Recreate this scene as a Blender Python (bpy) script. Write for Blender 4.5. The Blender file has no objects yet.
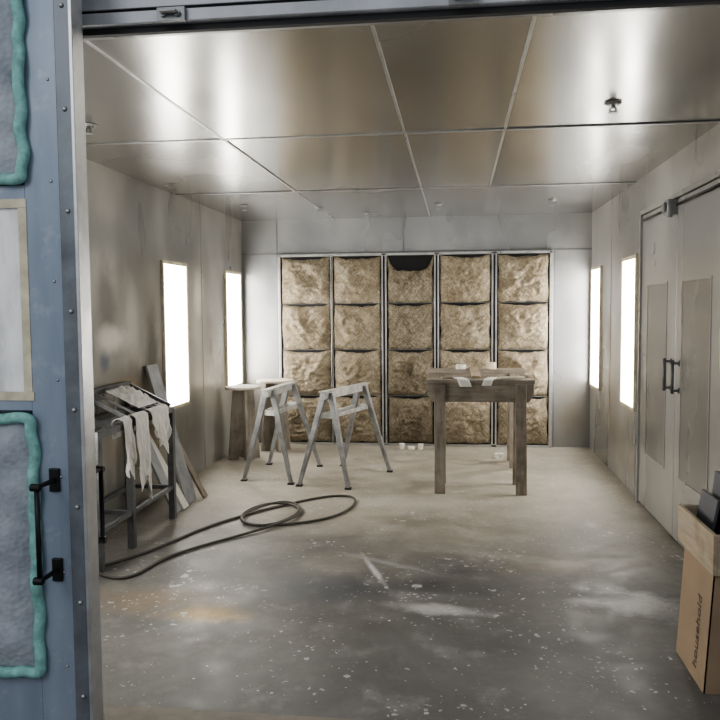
import bpy, bmesh, math, random
from mathutils import Vector, Matrix, noise
random.seed(4)
scene = bpy.context.scene
COL = scene.collection

# ---------------------------------------------------------------- materials
class NT:
    def __init__(s, name):
        s.m = bpy.data.materials.new(name); s.m.use_nodes = True
        s.t = s.m.node_tree; s.n = s.t.nodes; s.l = s.t.links
        s.b = s.n['Principled BSDF']
        s.tc = s.n.new('ShaderNodeTexCoord')
    def put(s, inp, v):
        if hasattr(v, 'is_linked') or hasattr(v, 'links'): s.l.new(v, inp)
        else:
            if isinstance(v, tuple) and len(v) == 3 and inp.type == 'RGBA': v = (*v, 1)
            inp.default_value = v
    def noise(s, scale, detail=4, rough=.55, vec=None, dist=0):
        n = s.n.new('ShaderNodeTexNoise'); n.inputs['Scale'].default_value = scale
        n.inputs['Detail'].default_value = detail; n.inputs['Roughness'].default_value = rough
        n.inputs['Distortion'].default_value = dist
        s.l.new(vec or s.tc.outputs['Object'], n.inputs['Vector']); return n.outputs['Fac']
    def voro(s, scale, feature='F1', out='Distance', vec=None):
        n = s.n.new('ShaderNodeTexVoronoi'); n.feature = feature
        n.inputs['Scale'].default_value = scale
        s.l.new(vec or s.tc.outputs['Object'], n.inputs['Vector']); return n.outputs[out]
    def mapv(s, scale=(1,1,1), rot=(0,0,0), loc=(0,0,0)):
        n = s.n.new('ShaderNodeMapping'); n.inputs['Scale'].default_value = scale
        n.inputs['Rotation'].default_value = rot; n.inputs['Location'].default_value = loc
        s.l.new(s.tc.outputs['Object'], n.inputs['Vector']); return n.outputs[0]
    def rotscale(s, ang, scale):
        q = s.n.new('ShaderNodeVectorRotate'); q.rotation_type = 'Y_AXIS'; q.inputs['Angle'].default_value = ang
        s.l.new(s.tc.outputs['Object'], q.inputs[0])
        n = s.n.new('ShaderNodeVectorMath'); n.operation = 'MULTIPLY'
        s.l.new(q.outputs[0], n.inputs[0]); n.inputs[1].default_value = scale; return n.outputs[0]
    def rng(s, v, a, b, c=0., d=1., smooth=False):
        n = s.n.new('ShaderNodeMapRange'); s.l.new(v, n.inputs[0])
        if smooth: n.interpolation_type = 'SMOOTHSTEP'
        for i, x in enumerate((a, b, c, d)): n.inputs[i+1].default_value = x
        return n.outputs[0]
    def math(s, op, a, b=0.):
        n = s.n.new('ShaderNodeMath'); n.operation = op
        s.put(n.inputs[0], a); s.put(n.inputs[1], b); return n.outputs[0]
    def mix(s, f, a, b, mode='MIX'):
        n = s.n.new('ShaderNodeMix'); n.data_type = 'RGBA'; n.blend_type = mode
        s.put(n.inputs[0], f); s.put(n.inputs[6], a); s.put(n.inputs[7], b); return n.outputs[2]
    def bump(s, h, strength=.2, dist=.01):
        n = s.n.new('ShaderNodeBump'); n.inputs['Strength'].default_value = strength
        n.inputs['Distance'].default_value = dist; s.l.new(h, n.inputs['Height'])
        s.l.new(n.outputs[0], s.b.inputs['Normal'])
    def patch(s, c, r, nz, inner=.3, amp=1.2, rot=0):
        """soft irregular patch (stains, painted wall reflections) centred at c, radii r (object space x,y,z)"""
        n = s.n.new('ShaderNodeVectorMath'); n.operation = 'SUBTRACT'
        s.l.new(s.tc.outputs['Object'], n.inputs[0]); n.inputs[1].default_value = c
        src = n.outputs[0]
        if rot:
            q = s.n.new('ShaderNodeVectorRotate'); q.inputs['Angle'].default_value = rot
            s.l.new(src, q.inputs[0]); src = q.outputs[0]
        d = s.n.new('ShaderNodeVectorMath'); d.operation = 'DIVIDE'
        s.l.new(src, d.inputs[0]); d.inputs[1].default_value = r
        L = s.n.new('ShaderNodeVectorMath'); L.operation = 'LENGTH'; s.l.new(d.outputs[0], L.inputs[0])
        v = s.math('ADD', L.outputs['Value'], s.math('MULTIPLY', s.math('SUBTRACT', nz, .5), amp))
        return s.rng(v, 1., inner, 0., 1., True)
    def fin(s, col, rough=.5, metal=0., **k):
        s.put(s.b.inputs['Base Color'], col); s.put(s.b.inputs['Roughness'], rough)
        s.put(s.b.inputs['Metallic'], metal)
        for kk, v in k.items(): s.b.inputs[kk].default_value = v
        return s.m

def simple(name, c, rough=.5, metal=0., var=.15, scale=14, bump=.1):
    k = NT(name); nz = k.noise(scale, 5, .6)
    d = tuple(x*(1-var) for x in c); e = tuple(min(1, x*(1+var)) for x in c)
    if bump: k.bump(nz, bump, .004)
    return k.fin(k.mix(k.rng(nz, .3, .7), d, e), k.rng(nz, .3, .7, max(0, rough-.08), min(1, rough+.08)), metal)

def wood(name, c1, c2, axis='x', rough=.65, dust=(.36, .34, .31)):
    k = NT(name)
    sc = {'x': (2, 22, 22), 'y': (22, 2, 22), 'z': (22, 22, 2)}[axis]
    n = k.noise(1.6, 5, .6, k.mapv(sc)); n2 = k.noise(6, 3)
    k.bump(n, .2, .003)
    c = k.mix(k.rng(n, .3, .7), c1, c2)
    c = k.mix(k.rng(n2, .5, .75, 0, .7), c, tuple(x*.6 for x in c1))
    return k.fin(k.mix(k.rng(n2, .52, .3, 0, .45), c, dust), rough)

def ceiling_mat(name, c, r0, r1, seed):
    k = NT(name)
    n = k.noise(.8, 2, .5, k.mapv((1,1,1), (0,0,0), (seed, 0, 0))); n2 = k.noise(1.3, 2, .5, k.mapv((2.5, .5, 1), (0,0,0), (seed, 0, 0)))
    col = k.mix(k.rng(n, .3, .7, 0, 1, True), tuple(x*.82 for x in c), c)
    col = k.mix(k.rng(n2, .45, .8, 0, .45, True), col, tuple(x*.68 for x in c))
    return k.fin(col, k.rng(n, .3, .7, r0, r1), .84)
CEIL = [ceiling_mat('galvanised_ceiling_a', (.46, .457, .445), .19, .28, 0),
        ceiling_mat('galvanised_ceiling_b', (.41, .406, .395), .21, .30, 3),
        ceiling_mat('galvanised_ceiling_c', (.48, .476, .465), .18, .27, 6)]

def wall_mat(name, patches, base=(.43, .43, .42), metal=.45, lo=.7, smear=.5, haze=(.50, .47, .41)):
    k = NT(name)
    n = k.noise(.8, 2, .5); n2 = k.noise(2.4, 5, .6); n3 = k.noise(1.2, 2, .5, k.mapv((1, .9, .5)))
    n4 = k.noise(.9, 2, .5, k.mapv((1, 1, .8), (0, 0, 0), (5, 3, 2)))
    n5 = k.noise(1.2, 3, .5, k.mapv((1, 1.0, .45), (0, 0, 0), (9, 1, 4)))
    col = k.mix(k.rng(n, .35, .65, 0, 1, True), tuple(x*lo for x in base), base)
    col = k.mix(k.rng(n3, .42, .70, 0, smear, True), col, (.16, .155, .145))
    col = k.mix(k.rng(n4, .45, .70, 0, smear, True), col, haze)
    col = k.mix(k.rng(n5, .50, .70, 0, smear*.9, True), col, (.62, .61, .58))
    col = k.mix(k.rng(n2, .50, .75, 0, .25, True), col, (.58, .56, .52))
    for c, r, cc, st in patches:
        col = k.mix(k.math('MULTIPLY', k.patch(c, r, n2, .1), st), col, cc)
    return k.fin(col, k.rng(n5, .3, .7, .20, .42), metal)
W_LEFT = wall_mat('galvanised_wall_left', [
    ((-2.5, 5.3, 1.65), (1, .22, .5), (.15, .15, .15), .7),
    ((-2.5, 5.75, 1.5), (1, .16, .45), (.56, .55, .52), .6),
    ((-2.5, 4.98, 1.35), (1, .12, .18), (.05, .11, .23), .95),
    ((-2.5, 5.25, 1.22), (1, .10, .12), (.14, .18, .25), .8),
    ((-2.5, 5.4, 1.36), (1, .34, .14), (.82, .81, .77), .8),  # bright reflection on the metal, painted into the wall colour
    ((-2.5, 5.95, .95), (1, .9, .3), (.19, .155, .11), .75),
    ((-2.5, 5.9, .55), (1, .8, .25), (.50, .35, .14), .4),
    ((-2.5, 6.12, 1.25), (1, .20, .45), (.08, .08, .08), .8),  # dark upright reflection, painted into the wall colour
    ((-2.5, 5.2, 2.1), (1, .8, .2), (.24, .24, .24), .5),
    ((-2.5, 7.3, 1.75), (1, .2, .3), (.78, .75, .69), .8),  # window-like reflection, painted into the wall colour
    ((-2.5, 7.5, .8), (1, .5, .5), (.64, .60, .53), .5),
    ((-2.5, 7.6, 1.3), (1, .2, .4), (.18, .16, .13), .7),
    ((-2.5, 5.6, 1.0), (1, .35, .08), (.55, .36, .12), .4)], (.40, .395, .38), .5)
W_RIGHT = wall_mat('galvanised_wall_right', [
    ((1.47, 7.75, .9), (1, .4, .9), (.55, .47, .35), .7),
    ((1.47, 7.8, 1.3), (1, .2, .4), (.20, .16, .11), .7),
    ((1.47, 6.5, .9), (1, .3, .7), (.20, .18, .16), .6),
    ((1.47, 7.2, .35), (1, 1.2, .35), (.27, .25, .21), .6),
    ((1.47, 5.0, 2.4), (1, 1.5, .15), (.58, .57, .54), .5),
    ((1.47, 6.55, 1.6), (1, .2, .4), (.64, .59, .5), .7)], (.45, .44, .42), .4, .75, .45)
W_BACK = wall_mat('galvanised_wall_back', [
    ((-2.3, 8.87, .5), (.4, 1, .7), (.31, .28, .23), .6),
    ((1.25, 8.87, .4), (.3, 1, .5), (.31, .27, .21), .7)], (.34, .35, .365), .4, .8, .35, (.40, .40, .38))

def floor_mat():
    k = NT('stained_concrete')
    n = k.noise(.9, 7, .62, dist=.3); n2 = k.noise(4.5, 7, .68); n3 = k.noise(28, 5, .65); n4 = k.noise(1.6, 4, .6)
    n6 = k.noise(2.2, 6, .65, k.mapv((1, 1, 1), (0, 0, 0), (7, 2, 0)))
    col = k.mix(k.rng(n, .34, .64), (.085, .084, .081), (.18, .176, .167))
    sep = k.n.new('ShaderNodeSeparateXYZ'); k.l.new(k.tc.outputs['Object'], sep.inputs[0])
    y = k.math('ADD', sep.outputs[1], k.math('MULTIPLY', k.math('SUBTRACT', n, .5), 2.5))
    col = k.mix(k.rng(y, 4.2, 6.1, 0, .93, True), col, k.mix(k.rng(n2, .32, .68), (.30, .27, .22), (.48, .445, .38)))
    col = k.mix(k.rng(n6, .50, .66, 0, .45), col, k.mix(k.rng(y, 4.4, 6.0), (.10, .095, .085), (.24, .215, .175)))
    col = k.mix(k.rng(n2, .53, .72, 0, .45), col, (.38, .365, .34))
    P = [((-1.29, 3.80, 0), (.32, .14, 1), (.52, .36, .15), .9, 0),
         ((-1.65, 3.95, 0), (.55, .30, 1), (.24, .17, .11), .65, 0),
         ((-1.5, 3.4, 0), (.5, .25, 1), (.23, .22, .21), .5, 0),
         ((.95, 4.15, 0), (.42, .24, 1), (.48, .47, .45), .75, .3),
         ((.55, 4.75, 0), (.5, .3, 1), (.30, .25, .18), .5, 0),
         ((-.10, 3.98, 0), (.34, .10, 1), (.60, .59, .57), .75, .15),
         ((.25, 4.9, 0), (.7, .12, 1), (.38, .36, .33), .5, .3),
         ((-.72, 4.25, 0), (.6, .35, 1), (.05, .06, .08), .65, 0),
         ((.0, 4.30, 0), (.8, .20, 1), (.05, .05, .055), .6, 0),
         ((.35, 3.60, 0), (.6, .25, 1), (.065, .065, .065), .4, 0),
         ((-.5, 4.55, 0), (.03, .42, 1), (.64, .64, .64), .8, -.35),
         ((-.45, 4.7, 0), (.5, .05, 1), (.42, .42, .42), .5, .5),
         ((-.55, 6.2, 0), (.9, .3, 1), (.54, .51, .45), .5, 0),
         ((.9, 5.3, 0), (.3, .9, 1), (.18, .165, .14), .5, 0),
         ((-1.9, 5.6, 0), (.35, .7, 1), (.20, .175, .145), .5, 0),
         ((-.9, 5.05, 0), (.5, .2, 1), (.17, .165, .16), .45, 0)]
    for c, r, cc, st, ro in P:
        col = k.mix(k.math('MULTIPLY', k.patch(c, r, n2, .1, 1.6, ro), st), col, cc)
    clump = k.rng(n4, .44, .60, .25, 1)
    for sc, th, c in ((10, .20, (.55, .55, .54)), (19, .26, (.55, .55, .54)), (37, .32, (.5, .5, .48)), (50, .32, (.5, .5, .48))):
        v = k.n.new('ShaderNodeTexVoronoi'); v.inputs['Scale'].default_value = sc
        mp = k.mapv((1, 1, 0), (0, 0, 0), (sc*.37, sc*.11, 0))
        wn = k.n.new('ShaderNodeMix'); wn.data_type = 'VECTOR'; wn.inputs[0].default_value = .06
        nn = k.n.new('ShaderNodeTexNoise'); nn.inputs['Scale'].default_value = 18; k.l.new(k.tc.outputs['Object'], nn.inputs['Vector'])
        k.l.new(mp, wn.inputs[4]); k.l.new(nn.outputs['Color'], wn.inputs[5])
        k.l.new(wn.outputs[1], v.inputs['Vector'])
        sp = k.n.new('ShaderNodeSeparateColor'); k.l.new(v.outputs['Color'], sp.inputs[0])
        thr = k.math('MULTIPLY', k.math('MULTIPLY', k.rng(sp.outputs[0], .82, 1., 0, 1), th*1.5), clump)
        m = k.math('LESS_THAN', v.outputs['Distance'], thr)
        col = k.mix(k.math('MULTIPLY', m, .75), col, c)
    col = k.mix(k.rng(n3, .45, .7, 0, .25), col, (.11, .105, .095))
    k.bump(n3, .18, .003)
    return k.fin(col, k.rng(n2, .3, .7, .35, .65), 0.)
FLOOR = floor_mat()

def filter_mat(name, g):
    k = NT(name)
    hs = []
    for ang, sc in ((.65, (32, 1, 6)), (-.75, (32, 1, 6)), (.1, (30, 1, 9)), (-1.3, (30, 1, 8))):
        f = k.noise(1., 3, .55, k.rotscale(ang, sc), 1.0)
        hs.append(k.rng(k.math('ABSOLUTE', k.math('SUBTRACT', f, .5)), 0., .07, 0, 1))
    h = k.math('MULTIPLY', k.math('MINIMUM', hs[0], hs[1]), k.math('ADD', k.math('MULTIPLY', k.math('MINIMUM', hs[2], hs[3]), .6), .4))
    n = k.noise(1.3, 6, .65); n2 = k.noise(7, 5, .65)
    sep = k.n.new('ShaderNodeSeparateXYZ'); k.l.new(k.tc.outputs['Object'], sep.inputs[0])
    zz = k.math('ADD', sep.outputs[2], k.math('MULTIPLY', k.math('SUBTRACT', n, .5), 1.6))
    G = lambda c: tuple(x*g for x in c)
    col = k.mix(k.rng(n, .36, .62), G((.40, .33, .23)), G((.60, .525, .40)))
    col = k.mix(k.rng(n2, .48, .7, 0, .5), col, G((.70, .62, .48)))
    col = k.mix(k.rng(n2, .48, .3, 0, .55), col, G((.27, .21, .135)))
    col = k.mix(k.rng(zz, 1.2, .2, 0, .4, True), col, G((.28, .235, .17)))
    col = k.mix(k.rng(h, .0, .65, .72, 0), col, G((.14, .105, .06)))
    k.bump(h, .8, .014)
    return k.fin(col, .9)
FILT = filter_mat('expanded_paper_filter', .95)
FILT_D = filter_mat('loaded_paper_filter', .66)

def emis(name, c, st):
    k = NT(name); n = k.noise(2.5, 3)
    col = k.mix(k.rng(n, .35, .7, 0, .35), c, tuple(x*.8 for x in c))
    k.put(k.b.inputs['Emission Color'], col); k.b.inputs['Emission Strength'].default_value = st
    return k.fin(c, .3)
LIGHT = emis('lit_diffuser', (1, .967, .90), 18)

GALV = simple('galvanised_trim', (.50, .50, .50), .35, .7)
HEAD = simple('galvanised_header', (.42, .43, .45), .45, .15, .25, 5)
GALV_D = simple('galvanised_dark', (.24, .24, .24), .45, .5)
def blue_mat():
    k = NT('blue_grey_door_steel')
    n = k.noise(1.6, 4, .6, k.mapv((4, 1, .8))); n2 = k.noise(9, 6, .7)
    c = k.mix(k.rng(n, .3, .7), (.215, .265, .335), (.33, .38, .455))
    c = k.mix(k.rng(n2, .55, .8, 0, .6), c, (.54, .56, .58))
    k.bump(n, .05, .01)
    return k.fin(c, .38, .15)
BLUE = blue_mat()
FLANGE = simple('door_flange_steel', (.17, .185, .205), .4, .3, .3, 7)
BLACK = simple('black_iron', (.015, .015, .015), .4, .3)
RUBBER = simple('dark_seal', (.03, .03, .03), .7)
TEAL = simple('pale_teal_foam_edge', (.25, .48, .44), .95, 0, .3, 30, .6)
def quilt():
    k = NT('grey_filter_wool')
    v = k.voro(55); n = k.noise(5, 5, .6)
    c = k.mix(k.rng(n, .35, .65), (.27, .29, .335), (.47, .49, .53))
    k.bump(v, .5, .006)
    return k.fin(c, .95)
QUILT = quilt()
def film_mat():
    k = NT('taped_plastic_film')
    n = k.noise(3.5, 5, .6, k.mapv((2, 1, .6)))
    c = k.mix(k.rng(n, .42, .58), (.66, .67, .66), (.98, .98, .97))  # white streaks paint bright reflections into the film colour
    k.bump(n, .5, .03)
    return k.fin(c, .10, 0., **{'Coat Weight': 1.})
FILM = film_mat()
TAPE = simple('yellow_masking_paper', (.64, .58, .43), .7, 0, .3, 9)
WD = wood('weathered_pine', (.17, .145, .115), (.33, .285, .23), 'x')
WDZ = wood('weathered_pine_leg', (.17, .14, .11), (.32, .275, .22), 'z')
WDY = wood('pine_board', (.32, .25, .17), (.50, .41, .29), 'y')
PLY = wood('grey_brown_plywood', (.19, .165, .14), (.32, .28, .23), 'z')
PLYT = wood('pale_plywood', (.42, .37, .30), (.60, .55, .46), 'x', dust=(.5, .48, .44))
STEEL_L = simple('oversprayed_steel', (.48, .48, .46), .55, .2, .35, 12)
STEEL_D = simple('dark_steel_frame', (.14, .145, .15), .45, .4, .35, 10)
STEEL_M = simple('grey_steel', (.28, .285, .285), .45, .45, .35, 9)
CLOTH = simple('white_rag_cloth', (.78, .76, .72), .95, 0, .10, 20, .3)
CARD = simple('brown_cardboard', (.31, .225, .15), .85, 0, .12, 5, .1)
PAPER = simple('white_paper', (.78, .76, .70), .7, 0, .05)
HOSE = simple('grey_rubber_hose', (.085, .08, .07), .55, 0, .2, 20)
BOARD_G = simple('grey_painted_board', (.32, .33, .34), .6, 0, .25, 7)
BOARD_D = simple('dark_board', (.08, .085, .095), .5, 0, .25, 6)
DOORM = wall_mat('galvanised_door', [], (.41, .405, .39), .35, .85, .3)
PANELM = wall_mat('grey_inset_panel', [], (.27, .265, .255), .4, .85, .15)
THR = simple('dusty_threshold', (.20, .18, .15), .7, .1, .3, 8)
INK = simple('printed_ink', (.10, .075, .055), .8)

# ---------------------------------------------------------------- mesh helpers
def obj(name, bm, mats, parent=None, smooth=False, bevel=0., recenter=False):
    me = bpy.data.meshes.new(name); bm.to_mesh(me); bm.free()
    for m in (mats if isinstance(mats, (list, tuple)) else [mats]): me.materials.append(m)
    o = bpy.data.objects.new(name, me); COL.objects.link(o)
    if smooth:
        for p in me.polygons: p.use_smooth = True
    if recenter:
        c = sum((v.co for v in me.vertices), Vector())/len(me.vertices)
        me.transform(Matrix.Translation(-c)); o.location = c
    if bevel:
        b = o.modifiers.new('bevel', 'BEVEL'); b.width = bevel; b.segments = 2; b.limit_method = 'ANGLE'
    if parent:
        o.parent = parent; o.matrix_parent_inverse = Matrix.Translation(parent.location).inverted()
    return o
def empty(name, loc):
    e = bpy.data.objects.new(name, None); e.location = loc; e.empty_display_size = .1
    COL.objects.link(e); return e
def abox(bm, lo, hi, mi=0):
    vs = [bm.verts.new((x, y, z)) for x in (lo[0], hi[0]) for y in (lo[1], hi[1]) for z in (lo[2], hi[2])]
    for f in ((0,1,3,2),(4,6,7,5),(0,4,5,1),(2,3,7,6),(0,2,6,4),(1,5,7,3)):
        fc = bm.faces.new([vs[i] for i in f]); fc.material_index = mi
def abeam(bm, p, q, w, d, up=(0,0,1), w2=None, d2=None, mi=0):
    p, q = Vector(p), Vector(q); z = (q-p).normalized(); up = Vector(up)
    if abs(z.dot(up)) > .98: up = Vector((0, 1, 0))
    x = up.cross(z).normalized(); y = z.cross(x)
    w2 = w if w2 is None else w2; d2 = d if d2 is None else d2
    r = []
    for c, ww, dd in ((p, w, d), (q, w2, d2)):
        r.append([bm.verts.new(c + x*sx*ww/2 + y*sy*dd/2) for sx, sy in ((-1,-1),(1,-1),(1,1),(-1,1))])
    bm.faces.new(r[0][::-1]).material_index = mi; bm.faces.new(r[1]).material_index = mi
    for i in range(4):
        bm.faces.new((r[0][i], r[0][(i+1)%4], r[1][(i+1)%4], r[1][i])).material_index = mi
def acyl(bm, p, q, r, r2=None, n=16, mi=0):
    p, q = Vector(p), Vector(q); z = (q-p).normalized()
    up = Vector((0,0,1)) if abs(z.z) < .9 else Vector((0,1,0))
    x = up.cross(z).normalized(); y = z.cross(x); r2 = r if r2 is None else r2
    A = [bm.verts.new(p + (x*math.cos(t)+y*math.sin(t))*r) for t in [2*math.pi*i/n for i in range(n)]]
    B = [bm.verts.new(q + (x*math.cos(t)+y*math.sin(t))*r2) for t in [2*math.pi*i/n for i in range(n)]]
    bm.faces.new(A[::-1]).material_index = mi; bm.faces.new(B).material_index = mi
    for i in range(n): bm.faces.new((A[i], A[(i+1)%n], B[(i+1)%n], B[i])).material_index = mi
def box(name, lo, hi, mat, parent=None, bevel=0.):
    bm = bmesh.new(); abox(bm, lo, hi); return obj(name, bm, mat, parent, bevel=bevel)
def tube(name, pts, r, mat, parent=None, cyclic=False, smooth=True):
    cu = bpy.data.curves.new(name, 'CURVE'); cu.dimensions = '3D'; cu.bevel_depth = r; cu.bevel_resolution = 3
    sp = cu.splines.new('NURBS' if smooth else 'POLY'); sp.points.add(len(pts)-1)
    for i, p in enumerate(pts): sp.points[i].co = (*p, 1)
    if smooth: sp.order_u = 4; sp.use_endpoint_u = True
    sp.use_cyclic_u = cyclic; cu.resolution_u = 8
    cu.materials.append(mat); o = bpy.data.objects.new(name, cu); COL.objects.link(o)
    if parent: o.parent = parent; o.matrix_parent_inverse = Matrix.Translation(parent.location).inverted()
    return o

XL, XR, YB, YF, H = -2.50, 1.468, 8.87, 2.72, 2.60
# ---------------------------------------------------------------- room shell
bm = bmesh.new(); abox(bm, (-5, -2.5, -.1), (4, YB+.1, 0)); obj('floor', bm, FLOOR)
bm = bmesh.new(); abox(bm, (XL-.1, YF+.1, 0), (XL, YB+.1, H+.1)); obj('wall_left', bm, W_LEFT)
bm = bmesh.new(); abox(bm, (XR, YF+.1, 0), (XR+.1, YB+.1, H+.1)); obj('wall_right', bm, W_RIGHT)
bm = bmesh.new(); abox(bm, (XL, YB, 0), (XR, YB+.1, H+.1)); obj('wall_back', bm, W_BACK)
bm = bmesh.new()
abox(bm, (-5, YF, 0), (-1.55, YF+.1, 3.3)); abox(bm, (1.40, YF, 0), (4, YF+.1, 3.3)); abox(bm, (-1.55, YF, H-.02), (1.40, YF+.1, 3.3))
obj('wall_front', bm, W_BACK)
bm = bmesh.new()
xs = [XL, -1.41, -.31, .27, XR]; ys = [YF+.1, 4.63, 6.75, YB]
for i in range(4):
    for j in range(3):
        t = [random.uniform(0, .008) for _ in range(4)]
        vs = [bm.verts.new((x, y, H + tt)) for (x, y), tt in zip(((xs[i], ys[j]), (xs[i], ys[j+1]), (xs[i+1], ys[j+1]), (xs[i+1], ys[j])), t)]
        f = bm.faces.new(vs); f.material_index = (i*2+j) % 3
abox(bm, (XL, YF+.1, H+.01), (XR, YB, H+.1))
obj('ceiling', bm, CEIL)
n = 0
for x in xs[1:-1]:
    n += 1
    y1 = 6.75 if x == .27 else YB
    box('trim_%d' % n, (x-.007, YF+.1, H-.003), (x+.007, y1, H+.003), GALV)
for y in ys[1:-1]:
    n += 1; box('trim_%d' % n, (XL, y-.012, H-.003), (XR, y+.012, H+.003), GALV)
for lo, hi in (((XL, YB-.004, 2.205), (XR, YB+.002, 2.225)), ((-2.09, YB-.004, 0), (-2.075, YB+.002, H)), ((-.62, YB-.004, 2.22), (-.605, YB+.002, H)), ((1.06, YB-.004, 0), (1.075, YB+.002, 2.2))):
    n += 1; box('trim_%d' % n, lo, hi, GALV_D)
for x0, x1, yy in ((XL-.002, XL+.004, 7.4), (XR-.004, XR+.002, 7.75)):
    n += 1; box('trim_%d' % n, (x0, yy-.004, 0), (x1, yy+.004, H), GALV)
n += 1; box('trim_%d' % n, (-1.55, YF, 0), (1.40, YF+.12, .006), THR)

# header door track
e = empty('sliding_door_track', (0, 2.66, 2.6))
bm = bmesh.new()
abox(bm, (-3.2, 2.655, 2.572), (2.2, 2.665, 2.612)); abox(bm, (-3.2, 2.655, 2.622), (2.2, 2.665, 2.72)); abox(bm, (-3.2, 2.665, 2.572), (2.2, 2.715, 2.58)); abox(bm, (-3.2, 2.665, 2.71), (2.2, 2.715, 2.72))
obj('channel', bm, HEAD, e, bevel=.002)
bm = bmesh.new(); abox(bm, (-1.55, 2.69, 2.55), (1.40, 2.716, 2.571)); abox(bm, (-3.2, 2.668, 2.60), (2.2, 2.675, 2.64)); obj('seal_strip', bm, RUBBER, e)
for xx in (-.98, .02, 1.1):
    bm = bmesh.new(); abox(bm, (xx-.05, 2.635, 2.565), (xx+.05, 2.654, 2.612)); abox(bm, (xx-.03, 2.60, 2.585), (xx+.03, 2.635, 2.592))
    acyl(bm, (xx-.025, 2.625, 2.588), (xx-.025, 2.635, 2.588), .012, n=6); acyl(bm, (xx+.025, 2.625, 2.588), (xx+.025, 2.635, 2.588), .012, n=6)
    obj('bracket', bm, GALV_D, e, bevel=.001)

# ---------------------------------------------------------------- light fixtures
def fixture(side, y0, y1, z0=.70, z1=2.0):
    s = 1 if side == 'l' else -1; X = XL if side == 'l' else XR
    e = empty('wall_light_fixture', (X, (y0+y1)/2, (z0+z1)/2))
    def B(nm, a, b, y, yy, z, zz, m, bv=0):
        x0, x1 = sorted((X+s*a, X+s*b)); box(nm, (x0, y, z), (x1, yy, zz), m, e, bv)
    B('diffuser', .004, .012, y0+.03, y1-.03, z0+.03, z1-.03, LIGHT)
    B('frame_near', 0, .022, y0, y0+.03, z0, z1, TAPE, .002); B('frame_far', 0, .022, y1-.03, y1, z0, z1, TAPE, .002)
    B('frame_top', 0, .022, y0+.03, y1-.03, z1-.03, z1, TAPE, .002); B('frame_bottom', 0, .022, y0+.03, y1-.03, z0, z0+.03, TAPE, .002)
fixture('l', 6.34, 6.95); fixture('l', 8.14, 8.75)
fixture('r', 6.62, 7.18); fixture('r', 8.22, 8.78)
fixture('l', 3.5, 4.1)

# ---------------------------------------------------------------- exhaust filters
e = empty('exhaust_filter_bank', (-.5, YB-.05, 0))
cols = [(-2.03, -1.45), (-1.42, -.865), (-.80, -.27), (-.205, .372), (.44, 1.01)]
rows = [(.03, .57), (.58, 1.10), (1.11, 1.63), (1.64, 2.17)]
for ci, (x0, x1) in enumerate(cols):
    for ri, (z0, z1) in enumerate(rows):
        bm = bmesh.new(); N = 32; sd = ci*7.1+ri*3.3
        g = []
        top_cut = (ci == 2 and ri == 3)
        for j in range(N+1):
            r = []
            for i in range(N+1):
                a = i/N*2-1; b = j/N*2-1
                ed = max(0, (1-abs(a)**3))*max(0, (1-abs(b)**3))
                d = .010 + .075*ed**.55 + .05*ed*noise.noise(Vector((a*1.7+sd, b*1.7, sd))) + .028*noise.noise(Vector((a*5+sd, b*9, sd)))*(ed+.25)
                xx = (x0+x1)/2 + a*(x1-x0)/2*(.975+.05*noise.noise(Vector((b*2, sd, 1))))
                zz = (z0+z1)/2 + b*(z1-z0)/2 - .03*(1-a*a)*(b+1)/2
                zz += .014*noise.noise(Vector((a*3, b*2, sd)))
                if top_cut and b > 0:
                    zz -= .15*b*b*(1-abs(a)**5)
                zz = max(zz, .024)
                r.append(bm.verts.new((xx, YB-.012-max(d, .004), zz)))
            g.append(r)
        for j in range(N):
            for i in range(N): bm.faces.new((g[j][i], g[j][i+1], g[j+1][i+1], g[j+1][i]))
        obj('filter_pad', bm, FILT_D if ci == 2 else FILT, e, smooth=True)
box('dark_plenum', (-2.05, YB-.01, .0), (1.03, YB-.002, 2.2), BLACK, e)
bm = bmesh.new()
for a, b in ((-2.065, -2.035), (-1.448, -1.424), (-.862, -.805), (-.265, -.21), (.377, .436), (1.012, 1.05)):
    abox(bm, (a, YB-.05, 0), (b, YB-.008, 2.2))
abox(bm, (-2.06, YB-.05, 2.175), (1.045, YB-.008, 2.205)); abox(bm, (-2.06, YB-.05, 0), (1.045, YB-.008, .022))
obj('frame', bm, GALV, e, bevel=.003)
bm = bmesh.new()
for a, b in ((-1.448, -1.424), (-.852, -.815), (-.255, -.22), (.387, .426)):
    abox(bm, (a+.008, YB-.052, .03), (b-.008, YB-.0495, 2.17))
obj('frame_slots', bm, BLACK, e)
bm = bmesh.new()
for x0, x1 in cols:
    for z in (.575, 1.105, 1.635):
        acyl(bm, (x0, YB-.055, z), (x1, YB-.055, z), .004, n=6)
obj('retaining_wires', bm, GALV_D, e)

# ---------------------------------------------------------------- right wall double door
XD_ = XR-.001
def leaf(nm, y0, y1, p0, p1, hy):
    e = empty(nm, (XR-.02, (y0+y1)/2, 0))
    box('leaf', (XR-.03, y0, .02), (XD_, y1, 2.28), DOORM, e, .004)
    box('inset_panel', (XR-.033, p0, .45), (XR-.028, p1, 1.73), PANELM, e, .002)
    bm = bmesh.new()
    for lo, hi in (((p0-.015, .435), (p1+.015, .45)), ((p0-.015, 1.73), (p1+.015, 1.745)), ((p0-.015, .45), (p0, 1.73)), ((p1, .45), (p1+.015, 1.73))):
        abox(bm, (XR-.036, lo[0], lo[1]), (XR-.029, hi[0], hi[1]))
    obj('panel_bead', bm, DOORM, e)
    bm = bmesh.new()
    for z in (1.02, 1.20): acyl(bm, (XR-.03, hy, z), (XR-.075, hy, z), .008)
    acyl(bm, (XR-.075, hy, 1.0), (XR-.075, hy, 1.22), .010)
    for z in (1.02, 1.20): acyl(bm, (XR-.03, hy, z), (XR-.036, hy, z), .020)
    obj('pull_handle', bm, STEEL_D, e, True)
    return e
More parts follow.
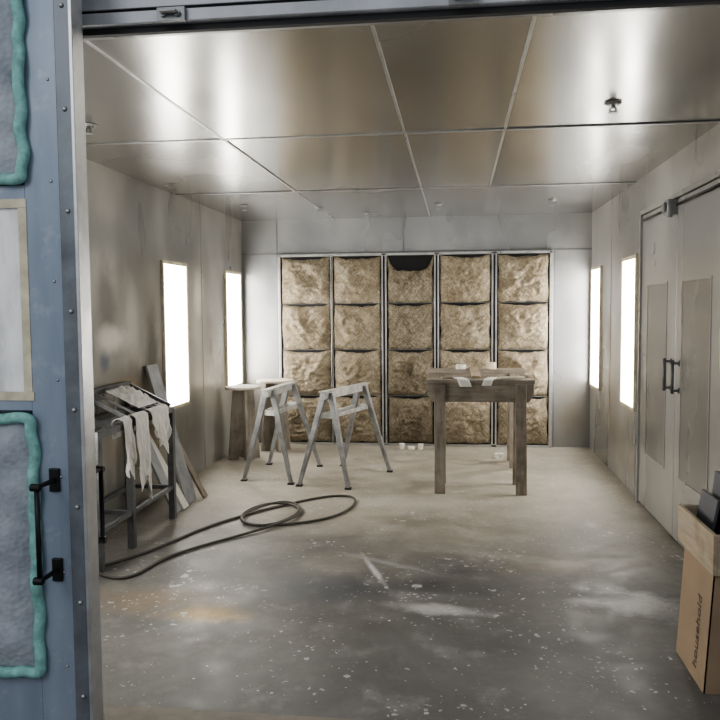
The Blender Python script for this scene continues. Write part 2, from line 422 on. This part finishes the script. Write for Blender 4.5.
d1 = leaf('door_1', 5.375, 6.36, 5.61, 6.14, 5.47); d2 = leaf('door_2', 4.37, 5.365, 4.66, 5.22, 5.27)
bm = bmesh.new(); acyl(bm, (XR-.045, 5.4, 2.235), (XR-.045, 6.30, 2.235), .009); obj('latch_rod', bm, BLACK, d1, True)
bm = bmesh.new(); acyl(bm, (XR-.045, 4.4, 2.235), (XR-.045, 5.34, 2.235), .009); obj('latch_rod', bm, BLACK, d2, True)
bm = bmesh.new(); abox(bm, (XR-.09, 5.385, 2.18), (XR-.03, 5.50, 2.28)); abox(bm, (XR-.11, 5.42, 2.20), (XR-.09, 5.48, 2.26))
acyl(bm, (XR-.075, 5.40, 2.16), (XR-.075, 5.40, 2.28), .018)
obj('latch_bracket', bm, STEEL_M, d1, bevel=.004)
n += 1
bm = bmesh.new(); abox(bm, (XR-.045, 6.365, 0), (XR, 6.40, 2.32)); abox(bm, (XR-.045, 4.32, 0), (XR, 4.365, 2.32)); abox(bm, (XR-.045, 4.365, 2.285), (XR, 6.365, 2.32))
obj('trim_%d' % n, bm, DOORM, bevel=.003)
bm = bmesh.new(); abox(bm, (XR-.03, 6.50, .45), (XR-.001, 6.57, .68)); acyl(bm, (XR-.015, 6.535, 0), (XR-.015, 6.535, .45), .01)
obj('electrical_outlet_box', bm, STEEL_M, bevel=.003)
bm = bmesh.new(); acyl(bm, (XR-.031, 6.0, 2.0), (XR-.034, 6.0, 2.0), .045, n=24); abox(bm, (XR-.034, 5.92, 1.87), (XR-.031, 6.06, 1.91))
obj('door_label', bm, GALV, d1)

# ---------------------------------------------------------------- sprinklers
for x, y in ((.78, 4.13), (-2.03, 4.15), (-2.1, 7.56), (-1.4, 7.85), (-.97, 8.35), (-.19, 7.8), (.9, 7.7)):
    bm = bmesh.new()
    acyl(bm, (x, y, H), (x, y, H-.010), .045, .030, 20); acyl(bm, (x, y, H-.008), (x, y, H-.025), .010, n=10)
    for s in (-1, 1):
        acyl(bm, (x+s*.008, y, H-.02), (x+s*.018, y, H-.032), .004, n=6); acyl(bm, (x+s*.018, y, H-.032), (x, y, H-.045), .004, n=6)
    acyl(bm, (x, y, H-.044), (x, y, H-.048), .024, n=14)
    obj('fire_sprinkler', bm, STEEL_M, recenter=True)

# ---------------------------------------------------------------- sliding door on the left
DX = -.03
e = empty('sliding_booth_door', (-1.7+DX, 2.475, 0))
Y0, Y1 = 2.45, 2.50
XD = -1.275+DX; XS = -1.40+DX
box('back_skin', (-2.65, Y1-.012, .03), (XD, Y1, 2.85), BLUE, e)
bm = bmesh.new()
abox(bm, (XS, Y0, .03), (XD, Y1-.012, 2.85)); abox(bm, (-2.65, Y0, .03), (-2.2, Y1-.012, 2.85))
for a, b in ((.03, .30), (1.235, 1.285), (1.93, 1.99), (2.72, 2.85)): abox(bm, (-2.2, Y0, a), (XS, Y1-.012, b))
obj('stile_and_rails', bm, BLUE, e, bevel=.002)
bm = bmesh.new(); abox(bm, (XD, Y0-.008, .02), (XD+.06, Y1+.008, 2.86)); obj('edge_flange', bm, FLANGE, e, bevel=.003)
bm = bmesh.new(); abox(bm, (XD+.053, Y0-.014, .02), (XD+.066, Y1+.012, 2.86)); obj('edge_lip', bm, GALV, e, bevel=.002)
bm = bmesh.new()
for i in range(9):
    z = .25+i*.33; acyl(bm, (XD+.03, Y0-.008, z), (XD+.03, Y0-.016, z), .009, .005, 12)
    acyl(bm, (XD-.03, Y0, z+.1), (XD-.03, Y0-.004, z+.1), .006, .003, 10)
obj('rivets', bm, GALV, e, True)
def pad(z0, z1):
    x0, x1 = -2.19, XS+.006
    bm = bmesh.new(); N = 36; g = []
    for j in range(N+1):
        r = []
        for i in range(N+1):
            a, b = i/N, j/N
            ed = min(1, 9*min(a, 1-a))*min(1, 9*min(b, 1-b))
            q = abs(math.sin(a*math.pi*5))*abs(math.sin(b*math.pi*5))
            r.append(bm.verts.new((x0+a*(x1-x0), Y0-.002-.018*ed-.025*q**.5*ed-.012*noise.noise(Vector((a*6, b*6, z0))), z0+b*(z1-z0))))
        g.append(r)
    for j in range(N):
        for i in range(N): bm.faces.new((g[j][i], g[j][i+1], g[j+1][i+1], g[j+1][i]))
    obj('filter_quilt', bm, QUILT, e, True)
    pts = []
    def seg(p, q, n=14):
        for i in range(n):
            t = i/n; v = Vector(p).lerp(Vector(q), t); w = noise.noise_vector(v*14)*.014; pts.append(v+w)
    yy = Y0-.018
    seg((x0, yy, z0), (x1, yy, z0), 24); seg((x1, yy, z0), (x1, yy, z1), 34); seg((x1, yy, z1), (x0, yy, z1), 24); seg((x0, yy, z1), (x0, yy, z0), 34)
    tube('foam_edge', pts, .019, TEAL, e, True)
pad(.33, 1.21); pad(2.01, 2.70)
bm = bmesh.new(); g = []; N = 24
for j in range(N+1):
    g.append([bm.verts.new((-2.19+i/N*(XS+2.18), Y0+.012+.014*noise.noise(Vector((i*.3, j*.22, 3))), 1.287+j/N*.641)) for i in range(N+1)])
for j in range(N):
    for i in range(N): bm.faces.new((g[j][i], g[j][i+1], g[j+1][i+1], g[j+1][i]))
obj('window_film', bm, FILM, e, True)
bm = bmesh.new()
abox(bm, (XS-.025, Y0-.003, 1.30), (XS+.004, Y0, 1.915)); abox(bm, (-2.2, Y0-.003, 1.916), (XS+.004, Y0, 1.945)); abox(bm, (-2.2, Y0-.004, 1.27), (XS+.01, Y0, 1.299))
obj('masking_tape', bm, TAPE, e)
def pull(y, yb, x, z0, z1):
    tube('pull_bar', [(x, y, z0), (x, yb, z0), (x, yb, z1), (x, y, z1)], .009, BLACK, e, smooth=False)
    bm = bmesh.new()
    for z in (z0, z1):
        abox(bm, (x-.018, min(y, y+(.012 if yb > y else -.012)), z-.04), (x+.018, max(y, y+(.012 if yb > y else -.012)), z+.04))
        acyl(bm, (x-.02, yb, z), (x+.012, yb, z), .013)
    obj('pull_mount', bm, BLACK, e, bevel=.003)
pull(Y0, Y0-.12, -1.325+DX, .69, 1.0); pull(Y1+.008, Y1+.13, -1.25+DX, .74, 1.0)

# ---------------------------------------------------------------- metal sawhorses
def metal_horse(fl, fr, bl, br, h):
    fl, fr, bl, br = [Vector((*p, 0)) for p in (fl, fr, bl, br)]
    fm, bmid = (fl+fr)/2, (bl+br)/2
    ax = (bmid-fm).normalized(); side = Vector((ax.y, -ax.x, 0))
    A = fm + ax*.10 + Vector((0, 0, h)); B = bmid - ax*.10 + Vector((0, 0, h))
    e = empty('metal_sawhorse', (fm+bmid)/2)
    bm = bmesh.new()
    abeam(bm, A-ax*.10+Vector((0,0,-.035)), B+ax*.10+Vector((0,0,-.035)), .055, .07)
    abeam(bm, A-ax*.12+Vector((0,0,-.002)), B+ax*.12+Vector((0,0,-.002)), .075, .008)
    obj('top_beam', bm, STEEL_L, e, bevel=.004)
    bm = bmesh.new(); bf = bmesh.new(); bb = bmesh.new()
    for T, l, r in ((A, fl, fr), (B, bl, br)):
        for f, s in ((l, -1), (r, 1)):
            top = T + side*s*.03 + Vector((0, 0, -.02)); foot = f+Vector((0, 0, .012))
            abeam(bm, foot, top, .032, .026, up=ax, w2=.055, d2=.05)
            abox(bf, (f.x-.028, f.y-.028, 0), (f.x+.028, f.y+.028, .014))
        u = .74
        p = l.lerp(T, u); q = r.lerp(T, u)
        p.z = q.z = h*u
        abeam(bb, p, q, .012, .05)
    for l, r_ in ((fl, bl), (fr, br)):
        p = l.lerp(A, .74); q = r_.lerp(B, .74); p.z = q.z = h*.74
        abeam(bb, p, q, .012, .035)
    obj('legs', bm, STEEL_M, e, bevel=.003); obj('feet', bf, RUBBER, e, bevel=.003); obj('braces', bb, STEEL_L, e, bevel=.002)
metal_horse((-1.95, 6.86), (-1.49, 6.76), (-1.90, 7.62), (-1.37, 7.57), .85)
metal_horse((-1.40, 6.70), (-.95, 6.62), (-1.14, 7.62), (-.65, 7.37), .85)

# ---------------------------------------------------------------- wooden sawhorses
def wood_horse(x0, x1, yc, h, dy=.2):
    e = empty('wooden_sawhorse', ((x0+x1)/2, yc, 0))
    bm = bmesh.new(); abox(bm, (x0-.03, yc-.10, h-.035), (x1+.03, yc+.10, h)); obj('top_plank', bm, WD, e, bevel=.004)
    bm = bmesh.new()
    for s in (-1, 1):
        y = yc+s*.075
        prof = [(x0-.02, h-.036), (x1+.02, h-.036), (x1+.02, h-.13), (x1-.02, h-.19), (x0+.02, h-.19), (x0-.02, h-.13)]
        A = [bm.verts.new((px, y-.019, pz)) for px, pz in prof]; B = [bm.verts.new((px, y+.019, pz)) for px, pz in prof]
        bm.faces.new(A); bm.faces.new(B[::-1])
        for i in range(6): bm.faces.new((A[i], B[i], B[(i+1)%6], A[(i+1)%6]))
    obj('aprons', bm, WD, e, bevel=.003)
    bm = bmesh.new()
    for x in (x0+.09, x1-.09):
        for s in (-1, 1):
            abeam(bm, (x, yc+s*dy, 0), (x, yc+s*.115, h-.037), .04, .09, up=(1, 0, 0))
    obj('legs', bm, WDZ, e, bevel=.003)
    bm = bmesh.new()
    for x in (x0+.09, x1-.09): abox(bm, (x-.02, yc-.155, .46), (x+.02, yc+.155, .53))
    obj('leg_ties', bm, WD, e, bevel=.002)
wood_horse(-.24, .62, 6.74, .96); wood_horse(-.26, .64, 7.85, .96)
bm = bmesh.new(); abox(bm, (.12, 6.80, .961), (.20, 7.90, .98)); obj('pine_board', bm, WDY, bevel=.002, recenter=True)
def sheet(name, x0, x1, y0, y1, z, drop, mat=PAPER, sk=0.):
    bm = bmesh.new(); g = []
    for j in range(15):
        t = j/14; r = []
        for i in range(7):
            a = i/6
            yy = y0+(y1-y0)*t; zz = z + .006 + .012*abs(noise.noise(Vector((a*3, t*4, x0))))
            if t < .3: yy = y0+(y1-y0)*.3 - (.3-t)*.03; zz = z+.004-(.3-t)/.3*drop
            r.append(bm.verts.new((x0+(x1-x0)*a+sk*t, yy, zz)))
        g.append(r)
    for j in range(14):
        for i in range(6): bm.faces.new((g[j][i], g[j][i+1], g[j+1][i+1], g[j+1][i]))
    o = obj(name, bm, mat, smooth=True, recenter=True); s = o.modifiers.new('s', 'SOLIDIFY'); s.thickness = .002
sheet('paper_sheet', .02, .12, 6.50, 6.82, .962, .06, sk=-.08); sheet('paper_sheet', .20, .28, 6.50, 6.80, .962, .05, sk=.06)
def roll(x, y, z, r=.05, h=.05, mat=PAPER, name='masking_tape_roll'):
    bm = bmesh.new(); n = 24; rr = r*.55
    R = []
    for rad, zz in ((r, z), (r, z+h), (rr, z+h), (rr, z)):
        R.append([bm.verts.new((x+rad*math.cos(2*math.pi*i/n), y+rad*math.sin(2*math.pi*i/n), zz)) for i in range(n)])
    for k in range(4):
        for i in range(n): bm.faces.new((R[k][i], R[k][(i+1)%n], R[(k+1)%4][(i+1)%n], R[(k+1)%4][i]))
    bmesh.ops.recalc_face_normals(bm, faces=bm.faces)
    obj(name, bm, mat, bevel=.003, recenter=True)
roll(.03, 7.84, .961, .05, .045); roll(.33, 7.82, .961, .05, .07, TAPE)
roll(.43, 8.15, .001, .045, .05)
bm = bmesh.new(); abeam(bm, (-.14, 6.74, .9685), (.0, 6.80, .9685), .05, .014); obj('wood_offcut', bm, WD, bevel=.002, recenter=True)
bm = bmesh.new(); abeam(bm, (.36, 6.70, .971), (.56, 6.76, .971), .07, .018); obj('wood_offcut', bm, PLYT, bevel=.002, recenter=True)
def cup(x, y, z, r=.03, h=.055, mat=PAPER):
    bm = bmesh.new(); acyl(bm, (x, y, z), (x, y, z+h), r*.75, r, 18); acyl(bm, (x, y, z+h), (x, y, z+h+.004), r*1.08, r*1.08, 18)
    obj('paper_cup', bm, mat, smooth=False, recenter=True)
for x, y in ((-.62, 8.62), (-.41, 8.6)): cup(x, y, .001)
roll(-.51, 8.6, .001, .04, .03)

# ---------------------------------------------------------------- round-topped stools behind
def stool(cx, cy, h, r=.19):
    e = empty('round_top_stool', (cx, cy, 0))
    bm = bmesh.new(); acyl(bm, (cx, cy, h-.025), (cx, cy, h), r, r, 32); obj('seat_disc', bm, PLYT, e, bevel=.004)
    bm = bmesh.new()
    for ang in (.5, .5+math.pi/2):
        dx, dy = math.cos(ang), math.sin(ang); nx, ny = -dy*.012, dx*.012
        halves = (0,) if ang == .5 else (-1, 1)
        for hv in halves:
            if hv == 0: pr = [(-.17, 0), (-.06, 0), (-.03, .10), (.03, .10), (.06, 0), (.17, 0), (.11, h-.026), (-.11, h-.026)]
            elif hv == -1: pr = [(-.17, 0), (-.06, 0), (-.013, .10), (-.013, h-.026), (-.11, h-.026)]
            else: pr = [(.06, 0), (.17, 0), (.11, h-.026), (.013, h-.026), (.013, .10)]
            A = [bm.verts.new((cx+dx*a+nx, cy+dy*a+ny, z)) for a, z in pr]; B = [bm.verts.new((cx+dx*a-nx, cy+dy*a-ny, z)) for a, z in pr]
            bm.faces.new(A); bm.faces.new(B[::-1]); m = len(pr)
            for i in range(m): bm.faces.new((A[i], B[i], B[(i+1)%m], A[(i+1)%m]))
    bmesh.ops.recalc_face_normals(bm, faces=bm.faces)
    obj('crossed_base', bm, PLY, e, bevel=.002)
stool(-2.24, 7.90, .77); stool(-2.02, 8.42, .79, .21)

# ---------------------------------------------------------------- steel frame rack, left
e = empty('steel_frame_rack', (-2.3, 4.95, 0))
xa, xb, ya, yb, ht, hb = -2.47, -2.14, 4.35, 5.56, .83, 1.02
bm = bmesh.new(); w = .042
for y in (ya, 4.82, yb):
    abeam(bm, (xb, y, 0), (xb, y, ht), w*1.1, w*1.1); abeam(bm, (xa, y, 0), (xa, y, hb), w, w)
    abeam(bm, (xa, y, ht), (xb, y, ht), w*.9, w*.9); abeam(bm, (xa, y, hb), (xb, y, ht+.03), w*.6, w*.6)
    abeam(bm, (xa, y, .24), (xb, y, .24), w*.7, w*.7)
for x, h_ in ((xa, hb), (xb, ht), (xa, ht)): abeam(bm, (x, ya-.02, h_), (x, yb+.02, h_), w, w)
for x in (xa, xb): abeam(bm, (x, ya, .24), (x, yb, .24), w*.7, w*.7)
obj('frame', bm, STEEL_D, e, bevel=.003)
bm = bmesh.new()
for i in range(3): abeam(bm, (xa, 5.0+i*.2, hb-.01), (xb-.02, 5.02+i*.2, ht+.03), .02, .015)
obj('slats', bm, STEEL_M, e, bevel=.002)
def rag(x, y, z, w, drop, seed):
    """cloth folded over the front rail: short flap behind, long flap in front"""
    bm = bmesh.new(); N = 40; g = []
    for j in range(N+1):
        t = j/N; r = []
        for i in range(N+1):
            a = i/N-.5
            L = drop*(.8+.6*noise.noise(Vector((a*3, seed, 0))))
            if t < .15: px = x-.036; pz = z-.10*(1-t/.15)
            elif t < .3:
                q = (t-.15)/.15*math.pi; px = x-.036*math.cos(q); pz = z+.030*math.sin(q)
            else:
                s = (t-.3)/.7
                px = x+.036+.025*s*abs(math.sin(a*13+seed*3))+.02*s*noise.noise(Vector((a*8, t*5, seed)))+.012*s; pz = z-L*s
            ww = w*(1-.35*max(0, t-.3))
            r.append(bm.verts.new((px, y+a*ww+.025*noise.noise(Vector((t*4, a*4, seed))), pz)))
        g.append(r)
    for j in range(N):
        for i in range(N): bm.faces.new((g[j][i], g[j][i+1], g[j+1][i+1], g[j+1][i]))
    o = obj('cloth_rag', bm, CLOTH, e, smooth=True); s = o.modifiers.new('s', 'SOLIDIFY'); s.thickness = .003
rag(xb, 5.26, .855, .32, .28, 1.); rag(xb, 4.94, .855, .20, .52, 2.3); rag(xb, 4.72, .855, .13, .34, 5.1)
bm = bmesh.new(); g = []; N = 26
for j in range(N+1):
    r = []
    for i in range(N+1):
        a, b = i/N-.5, j/N-.5
        x = -2.29+a*.24; y = 5.22+b*.34; base = hb+(ht+.03-hb)*((x-xa)/(xb-xa))
        ed = max(0, 1-4*max(a*a, b*b))
        r.append(bm.verts.new((x, y+.02*noise.noise(Vector((a*6, b*6, 2))), base+.03+ed*(.04+.05*noise.noise(Vector((a*9, b*9, 5)))))))
    g.append(r)
for j in range(N):
    for i in range(N): bm.faces.new((g[j][i], g[j][i+1], g[j+1][i+1], g[j+1][i]))
obj('cloth_heap', bm, CLOTH, e, smooth=True)
def lean(name, p, q, w, t, mat, up=(0, 1, 0)):
    bm = bmesh.new(); abeam(bm, p, q, t, w, up=up); return obj(name, bm, mat, bevel=.002, recenter=True)
def wl(yc, fx, tz, w, mat, t=.018):
    lean('leaning_board', (fx, yc, .006), (XL+.014+t/2, yc+.01, tz), w, t, mat)
wl(5.70, -2.16, .72, .14, BOARD_G); wl(5.84, -2.14, .62, .11, PAPER)
wl(6.02, -2.16, 1.13, .22, BOARD_G); wl(6.20, -2.10, .72, .09, WDZ)

# ---------------------------------------------------------------- hose
P = [(-2.25,4.30),(-2.15,4.44),(-1.967,4.72),(-1.845,5.24),(-1.63,5.64),(-1.366,6.01),(-1.09,6.33),(-.86,6.36),(-.80,6.10),(-.88,5.68),(-1.207,5.42),(-1.52,5.36),
     (-1.68,5.66),(-1.52,6.02),(-1.24,6.0),(-1.18,5.62),(-1.38,5.30),(-1.62,5.44),(-1.60,5.86),(-1.38,6.12),(-1.16,5.86),(-1.22,5.48),(-1.45,5.20),(-1.62,4.98),(-1.87,4.60),(-1.86,4.28),(-1.98,4.17),(-2.2,4.35)]
pts = [(x, y, .011 + (.02 if i in (13, 15, 17, 19, 21) else 0)) for i, (x, y) in enumerate(P)]
tube('air_hose', pts, .0095, HOSE)

# ---------------------------------------------------------------- box & crate, right
e = empty('cardboard_box', (1.22, 3.42, 0))
bm = bmesh.new(); x0, x1, y0, y1, hz = 1.02, 1.43, 3.20, 3.60, .49
k0 = x0-.03
def slab(pts8):
    vs = [bm.verts.new(p) for p in pts8]
    for f in ((0,1,3,2),(4,6,7,5),(0,4,5,1),(2,3,7,6),(0,2,6,4),(1,5,7,3)): bm.faces.new([vs[i] for i in f])
slab([(k0, y0, 0), (x0, y0, hz), (k0, y1, 0), (x0, y1, hz), (k0+.006, y0, 0), (x0+.006, y0, hz), (k0+.006, y1, 0), (x0+.006, y1, hz)])
abox(bm, (x1-.006, y0, 0), (x1, y1, hz)); abox(bm, (x0+.006, y0, 0), (x1-.006, y0+.006, hz)); abox(bm, (x0+.006, y1-.006, 0), (x1-.006, y1, hz)); abox(bm, (x0+.006, y0+.006, 0), (x1-.006, y1-.006, .006))
slab([(k0, y0, 0), (x0, y0, hz), (k0, y0+.006, 0), (x0, y0+.006, hz), (x0+.006, y0, 0), (x0+.006, y0, hz), (x0+.006, y0+.006, 0), (x0+.006, y0+.006, hz)])
obj('carton', bm, CARD, e)
tilt = math.atan2(x0-k0, hz)
tcu = bpy.data.curves.new('print', 'FONT'); tcu.body = 'household'; tcu.size = .075; tcu.extrude = .0005
tcu.materials.append(INK); o = bpy.data.objects.new('print', tcu); COL.objects.link(o)
c_, s_ = math.cos(tilt), math.sin(tilt); zz = .05
o.parent = e; o.matrix_parent_inverse = Matrix.Translation(e.location).inverted()
o.matrix_basis = Matrix(((s_, 0, -c_, k0-.0015+(zz/hz)*(x0-k0)), (0, 1, 0, 3.31), (c_, 0, s_, zz), (0, 0, 0, 1)))
e = empty('wooden_crate', (1.22, 3.38, .5))
bm = bmesh.new(); x0, x1, y0, y1, a, b = 1.01, 1.455, 3.18, 3.68, .495, .66
abox(bm, (x0, y0, a), (x0+.018, y1, b)); abox(bm, (x1-.018, y0, a), (x1, y1, b)); abox(bm, (x0+.018, y0, a), (x1-.018, y0+.018, b)); abox(bm, (x0+.018, y1-.018, a), (x1-.018, y1, b)); abox(bm, (x0+.018, y0+.018, a), (x1-.018, y1-.018, a+.012))
obj('crate_sides', bm, WDY, e, bevel=.002)
bm = bmesh.new()
for i, (x, y, h) in enumerate(((1.07, 3.54, .74), (1.12, 3.52, .83), (1.17, 3.54, .93), (1.23, 3.50, 1.02), (1.29, 3.48, 1.04), (1.35, 3.42, 1.0))):
    abeam(bm, (x, y, .512), (x+.04, y, h), .22, .014, up=(1, 0, 0))
obj('boards', bm, BOARD_D, e, bevel=.002)
bm = bmesh.new(); abeam(bm, (1.10, 3.32, .512), (1.20, 3.34, .80), .05, .02); abeam(bm, (1.08, 3.24, .512), (1.21, 3.26, .72), .06, .015)
obj('offcuts', bm, WDZ, e, bevel=.002)

# ---------------------------------------------------------------- scraps on the floor
bm = bmesh.new()
for i in range(130):
    if i % 3: cx, cy, sg = random.choice(((-.1, 3.95, .25), (.3, 4.2, .4), (-1.2, 3.3, .35), (-.4, 3.2, .5), (.6, 3.6, .3), (.75, 4.6, .4)))
    else: cx, cy, sg = -.4, 4.3, .9
    x = random.gauss(cx, sg); y = random.gauss(cy, sg*.8)
    if not (-1.9 < x < .85 and 2.95 < y < 7): continue
    r = random.uniform(.003, .007)*(1.5 if random.random() < .1 else 1)
    vs = []
    for k in range(6):
        t = 2*math.pi*k/6; rr = r*random.uniform(.5, 1.2); vs.append(bm.verts.new((x+rr*math.cos(t), y+rr*math.sin(t)*.8, .0015)))
    bm.faces.new(vs)
obj('paint_chips', bm, PAPER)

# ---------------------------------------------------------------- world & camera
w = bpy.data.worlds.new('workshop_ambient'); scene.world = w; w.use_nodes = True
bg = w.node_tree.nodes['Background']; bg.inputs[0].default_value = (.90, .94, 1, 1); bg.inputs[1].default_value = .48
ld = bpy.data.lights.new('door_fill_light', 'AREA'); ld.energy = 40; ld.size = 1.6; ld.color = (.93, .96, 1)  # added out-of-view fill light that brightens the booth door
lo = bpy.data.objects.new('door_fill_light', ld); COL.objects.link(lo); lo.location = (-2.4, -1.2, 3.6)
lo.rotation_euler = (Vector((-1.7, 2.45, 1.5))-lo.location).to_track_quat('-Z', 'Y').to_euler()
cam = bpy.data.cameras.new('camera'); co = bpy.data.objects.new('camera', cam); COL.objects.link(co)
cam.sensor_width = 36; cam.lens = 775/720*36; cam.clip_start = .05
R = Matrix.Rotation(math.radians(7.2), 4, 'Z') @ Matrix.Rotation(math.radians(90-3.76), 4, 'X') @ Matrix.Rotation(math.radians(-.45), 4, 'Z')
co.matrix_world = Matrix.Translation((0, 0, 1.57)) @ R
scene.camera = co
scene.view_settings.view_transform = 'AgX'
scene.view_settings.look = 'AgX - Medium High Contrast'
scene.view_settings.exposure = 0.12
